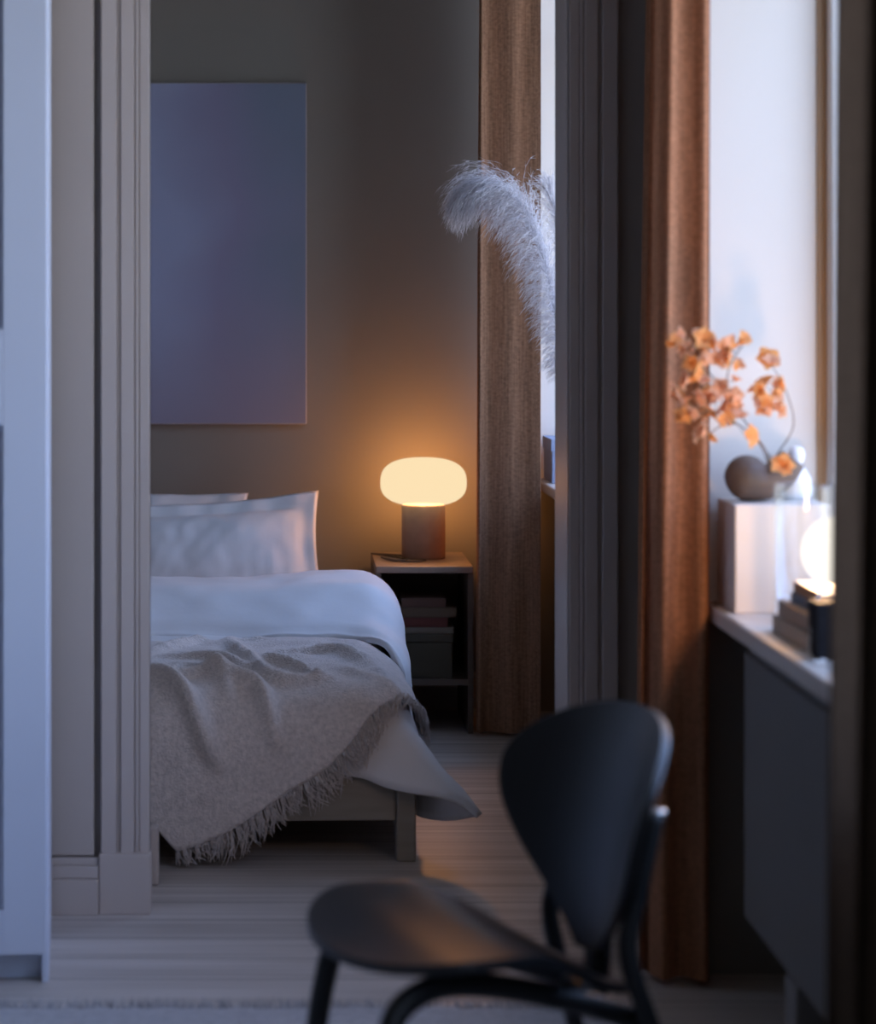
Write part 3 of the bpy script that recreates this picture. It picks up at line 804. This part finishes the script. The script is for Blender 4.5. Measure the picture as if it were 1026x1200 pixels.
# turned-down upper part
def roll_h(y, a=0.0):
    return 0.020 + 0.014 * sstep(-0.45, -0.12, a) + 0.079 * sstep(0.93, 1.19, y) + 0.012 * sstep(1.15, 1.33, y) - 0.115 * sstep(1.36, 1.52, y)
def fold_s(a, y, t=0.0):
    def base(a_, y_): return drape(a_ - 0.046, max(y_, YE + 0.001), TOP + roll_h(y_, a_), 0.112) + Vector((0.046, 0, 0))
    p, n = drape_n(base, a, y)
    k = 0.010 * nz(a, y, 3, 5) + 0.005 * nz(a, y, 7, 13)
    # creases near the right end
    k += 0.010 * math.exp(-((a - XE - 0.03) / 0.06) ** 2) * math.sin(y * 34)* 0.6
    return p + n * (k - 0.016 * (1 - sstep(0.0, 0.10, t)))
bm = bmesh.new()
def fd(u, v):
    a = lerp(XL - 0.2, XE + 0.375, u)
    # lower hem runs towards the foot at the right
    yl = 0.972 + 0.012 * math.sin(a * 4 + 1.0) - 0.08 * sstep(-0.55, -0.08, a) - 0.15 * sstep(-0.14, 0.10, a) + 0.13 * sstep(0.08, 0.26, a)
    y = lerp(yl, 1.52, v)
    return fold_s(a, y, v)
grid(bm, fd, 110, 44)
fo = build('turned_down_edge', bm, M['sheet'], smooth=True, parent=dvt)
sd = fo.modifiers.new('solid', 'SOLIDIFY'); sd.thickness = 0.014; sd.offset = -1
fo['label'] = 'bluish white turned-back top of the duvet'

# pillows
def pillow(name, label, W, Hh, T, loc, tilt, rz, flange=0.045, seed=0, roll=0.0):
    bm = bmesh.new()
    nu, nv = 56, 40
    for side in (1, -1):
        def f(u, v):
            x = 2 * u - 1; y = 2 * v - 1
            fx = 1 - flange / (W / 2); fy = 1 - flange / (Hh / 2)
            ax = min(1, abs(x) / fx); ay = min(1, abs(y) / fy)
            th = T / 2 * (max(0, 1 - ax ** 2.6) ** 0.62) * (max(0, 1 - ay ** 2.6) ** 0.62)
            # edges drawn in between the corners
            px_ = x * W / 2 * (1 - 0.055 * (1 - y * y) * abs(x))
            py_ = y * Hh / 2 * (1 - 0.11 * (1 - x * x) * abs(y))
            puf = min(1.0, th / 0.02); wr = 0.009 * nz(px_ + seed, py_, side, 10) + 0.005 * nz(px_ * 1.4 + seed, py_ - px_ * 0.5, 4, 24)
            pk = 0.008 * math.sin(px_ * 60 + seed) * sstep(0.55, 0.9, abs(y)) * (0.5 + nz(px_, seed, 0, 8)) * (1 - sstep(0.93, 1, abs(y)))
            edge = 0.0 if max(abs(x), abs(y)) > 0.9999 else 0.0018
            return Vector((px_, side * (th + edge + (wr + pk) * puf) + 0.9 * (1 - puf) * (0.008 * nz(px_ + seed, py_, 7, 15) + 0.5 * pk), py_))
        grid(bm, f, nu, nv)
    bmesh.ops.remove_doubles(bm, verts=bm.verts, dist=0.00005)
    mtx = Matrix.Rotation(rz, 4, 'Z') @ Matrix.Rotation(tilt, 4, 'X') @ Matrix.Rotation(roll, 4, 'Y') @ Matrix.Translation((0, 0, Hh / 2))
    bmesh.ops.transform(bm, matrix=mtx, verts=bm.verts)
    o = build(name, bm, M['sheet'], smooth=True, loc=loc)
    meta(o, label, 'pillow', None)
    return o
pillow('pillow', 'white pillow in front, its pointed corner beside the lamp', 0.66, 0.36, 0.15, (-0.228, 6.60, 0.292), math.radians(-24), 0.0, seed=1.3, roll=math.radians(-3.5))
pillow('pillow', 'white pillow at the back, leaning on the bedroom wall', 0.66, 0.37, 0.13, (-0.47, 6.735, 0.292), math.radians(-17), 0.0, seed=6.1, roll=math.radians(3.5))

# ------------------------------------------------------------------ throw blanket
def flat_px(px, py):                # photo position on the bed -> flat cloth coordinates
    s = (py - VY) / (H - TOP - 0.015)
    Y = F / s
    wp = Vector(((px - VX) / s, Y, 0)); lp_ = Ti @ wp
    if lp_.y > YE - 0.03: return lp_.x, lp_.y
    Y = 4.925; q = at(px, py, Y); lq = Ti @ Vector((q.x, Y, 0))
    drop = max(0, TOP - q.z)
    r = 0.115
    L = r * math.acos(max(-1, 1 - drop / r)) if drop < r * 0.93 else r * 1.5 + (drop - r * 0.93)
    return lq.x, YE - L
ridges = [([(150, 806), (178, 811), (210, 826), (233, 853), (256, 890)], 0.020, 0.020), ([(180, 798), (220, 790), (258, 806), (270, 830)], 0.011, 0.017),
          ([(170, 800), (240, 799), (286, 803), (306, 826), (322, 868)], 0.018, 0.017), ([(268, 752), (300, 786), (326, 808), (388, 811)], 0.013, 0.018),
          ([(299, 776), (339, 786), (375, 810)], 0.011, 0.014), ([(180, 765), (240, 752), (300, 752)], 0.010, 0.022), ([(330, 768), (400, 770), (440, 790)], 0.010, 0.018),
          ([(400, 790), (440, 800), (470, 830)], 0.008, 0.02), ([(190, 775), (250, 778), (290, 790)], 0.010, 0.014)]
rid = []
for pts, amp, sig in ridges:
    fl = [Vector((*flat_px(*p), 0)) for p in pts]
    rid.append((catmull(fl, 5), amp, sig))
def segd(p, a, b):
    ab = b - a; t = max(0, min(1, (p - a).dot(ab) / max(1e-9, ab.dot(ab)))); return (p - a - ab * t).length
def throw_s(a, y, off=0.0):
    p, n = drape_n(drape, a, y)
    k = 0.022 + off + 0.012 * nz(a, y, 1, 4.5) + 0.006 * nz(a, y, 5, 11) + 0.004 * nz(a, y, 12, 17)
    q = Vector((a, y, 0))
    for pl, amp, sig in rid:
        d, i_ = min((segd(q, pl[i], pl[i + 1]), i) for i in range(len(pl) - 1))
        if d < 4 * sig: k += 1.45 * math.sin(PI * (i_ + 0.6) / (len(pl) + 0.2)) ** 0.5 * 1.45 * amp * math.exp(-(d / sig) ** 2)
    r = p + n * k
    r.z = max(r.z, 0.003 + abs(off) * 0.3)
    return r
hem = [Vector((*flat_px(207, 994), 0)), Vector((*flat_px(262, 975), 0)), Vector((*flat_px(330, 932), 0)), Vector((*flat_px(385, 896), 0)), Vector((XE + 0.035, YE - 0.085, 0)), Vector((XE + 0.10, YE - 0.01, 0)), Vector((XE + 0.18, 0.22, 0))]
hem = catmull(hem, 8)
left = [Vector((-1.0, 0.25, 0)), Vector((-0.78, 0.05, 0)), Vector((*flat_px(150, 930), 0)), hem[0]]
left = catmull(left, 8)
def along(pl, t):
    L = [0]
    for p, q in zip(pl, pl[1:]): L.append(L[-1] + (q - p).length)
    d = t * L[-1]
    for i in range(len(pl) - 1):
        if d <= L[i + 1] + 1e-9: return pl[i].lerp(pl[i + 1], (d - L[i]) / max(1e-9, L[i + 1] - L[i]))
    return pl[-1]
bm = bmesh.new()
US = 0.36
def tb(u, v):
    B_ = along(left, u / US) if u < US else along(hem, (u - US) / (1 - US))
    T_ = Vector((lerp(-1.0, XE + 0.17, u), 0.775 + 0.016 * math.sin(u * 9) + 0.02 * nz(u * 6, 1) - 0.03 * sstep(0.75, 1, u), 0))
    q = T_.lerp(B_, v)
    return throw_s(q.x, q.y)
grid(bm, tb, 130, 110)
th_ = build('throw_blanket', bm, M['throw'], smooth=True, loc=BL_, rz=BR_)
sd = th_.modifiers.new('solid', 'SOLIDIFY'); sd.thickness = 0.006; sd.offset = -1
meta(th_, 'cream woollen throw with fringed hem draped across the bed', 'blanket')
bm = bmesh.new(); rr = random.Random(3)
nT = 92
for k in range(nT):
    t = (k + rr.uniform(0, .8)) / nT
    p = along(hem, min(1, t)); p2 = along(hem, min(1, t + 0.01)); p1 = along(hem, max(0, t - 0.01))
    tg = (p2 - p1).normalized(); outw = Vector((tg.y, -tg.x, 0))
    down = Vector((0.0, -1, 0)) if p.y < YE else Vector((1, 0, 0))
    outd = (outw * 0.6 + down * 0.7).normalized()
    ln = rr.uniform(0.038, 0.066) * (1 - 0.5 * sstep(0.6, 0.8, t)) * (1 - 0.45 * (1 - sstep(0.02, 0.22, t)))
    bend = rr.uniform(-0.35, 0.35)
    for s in range(6):
        st = p + tg * rr.uniform(-0.006, 0.006); pts = []
        b2 = bend + rr.uniform(-0.45, 0.45); l2 = ln * rr.uniform(0.75, 1.1)
        for i in range(5):
            q = st + outd * l2 * i / 4 + tg * b2 * l2 * (i / 4) ** 2
            pts.append(throw_s(q.x, q.y, rr.uniform(-0.002, 0.012)))
        tube(bm, pts, [0.0012, 0.0012, 0.0011, 0.0009, 0.0005], 4)
fr = build('fringe', bm, M['throw'], th_, smooth=True); fr['kind'] = 'stuff'

# ------------------------------------------------------------------ bedroom sill: box, pampas
SZ2 = 0.665
cb = thing('card_box', 'blue-grey lidded box on the bedroom windowsill', 'box', (0.775, 6.735, SZ2))
build('body', boxes((-0.058, 0.06, -0.11, 0.11, 0, 0.098)), M['storage'], cb, bevel=0.002)
build('lid', boxes((-0.061, 0.063, -0.113, 0.113, 0.088, 0.122)), M['storage'], cb, bevel=0.002)
pv = bmesh.new(); lathe(pv, [(0, 0), (0.045, 0), (0.052, 0.02), (0.055, 0.08), (0.048, 0.14), (0.028, 0.18), (0.026, 0.21), (0.029, 0.215), (0.024, 0.212), (0.022, 0.18), (0.04, 0.14), (0.046, 0.06), (0, 0.02)], 36)
PV = Vector((0.775, 5.72, SZ2))
meta(build('floor_vase', pv, M['ceramic'], smooth=True, loc=PV), 'white vase on the bedroom windowsill holding the pampas grass', 'vase')
bpy.data.objects['floor_vase'].name = 'ceramic_vase'
def pampas(label, ctrl, n, width, seed, droop, lmin, lmax):
    rng = random.Random(seed)
    o = thing('pampas_plume', label, 'dried grass', PV + Vector((0, 0, 0.03)), 0, 'pampas grass in the bedroom window')
    org = Vector(o.location)
    ax = catmull(ctrl, 14)
    st = [PV + Vector((0.005 * (seed % 3 - 1), 0.004 * (seed % 2), 0.035)), PV + Vector((-0.012, 0, 0.22)), ctrl[0].lerp(PV + Vector((-0.03, 0, 0.25)), 0.5), ctrl[0]]
    bm = bmesh.new(); c = catmull(st, 8) + ax[1:]
    tube(bm, [p - org for p in c], [lerp(0.0024, 0.0008, i / len(c)) for i in range(len(c))], 6)
    build('stem', bm, M['stem'], o, smooth=True)
    bm = bmesh.new()
    m = len(ax) - 1
    for k in range(n):
        t = rng.random() ** 0.92
        fi = t * m; i = min(m - 1, int(fi)); p = ax[i].lerp(ax[i + 1], fi - i)
        tg = (ax[min(m, i + 1)] - ax[max(0, i - 1)]).normalized()
        rv = Vector((rng.gauss(0, 1), rng.gauss(0, 1), rng.gauss(0, 1))); rv = (rv - tg * rv.dot(tg)).normalized()
        env = min(1.15, 0.45 + 0.95 * t) * (1 - 0.35 * max(0, t - 0.8) / 0.2)
        ln = rng.uniform(lmin, lmax) * env
        d = (tg * rng.uniform(0.75, 1.25) + rv * rng.uniform(0.15, 0.55) * width).normalized()
        pts = [p.copy()]; q = p.copy(); step = ln / 6
        for j in range(6):
            d = (d + Vector((-0.02, 0, -droop * (0.5 + 0.35 * j))) * rng.uniform(0.6, 1.3) + Vector((rng.gauss(0, .05), rng.gauss(0, .05), rng.gauss(0, .05)))).normalized()
            q = q + d * step; pts.append(q.copy())
        side = d.cross(Vector((rng.gauss(0, 1), rng.gauss(0, 1), rng.gauss(0, 1)))).normalized()
        def ribbon(pp, w0):
            prev = None
            for j, x in enumerate(pp):
                wj = w0 * (1 - 0.8 * j / (len(pp) - 1))
                cur = (bm.verts.new(x - org - side * wj), bm.verts.new(x - org + side * wj))
                if prev: bm.faces.new((prev[0], prev[1], cur[1], cur[0]))
                prev = cur
        ribbon(pts, 0.0008)
        for j in range(2, 6):
            for h in range(2):
                if rng.random() < 0.8:
                    hd = ((pts[j + 1] if j < 6 else pts[j]) - pts[j - 1]).normalized() + Vector((rng.gauss(0, .45), rng.gauss(0, .45), rng.gauss(0, .45) - 0.12))
                    hd.normalize(); hl = rng.uniform(0.010, 0.022)
                    ribbon([pts[j], pts[j] + hd * hl * 0.5, pts[j] + hd * hl + Vector((0, 0, -0.002))], 0.0006)
    build('plume', bm, M['plume'], o)
Yp = 5.78
pampas('large fluffy pale pampas plume arching left in front of the curtain',
       [at(668, 450, Yp), at(655, 390, Yp), at(643, 330, Yp - 0.02), at(627, 276, Yp - 0.03), at(605, 238, Yp - 0.04), at(582, 222, Yp - 0.04), at(560, 224, Yp - 0.04)], 3000, 1.2, 5, 0.27, 0.08, 0.16)
pampas('faint upright pampas plume behind the arching one, against the bright window',
       [at(690, 470, 5.95), at(676, 400, 5.95), at(664, 320, 5.95), at(652, 260, 5.95), at(644, 226, 5.95)], 500, 0.8, 8, 0.07, 0.05, 0.09)
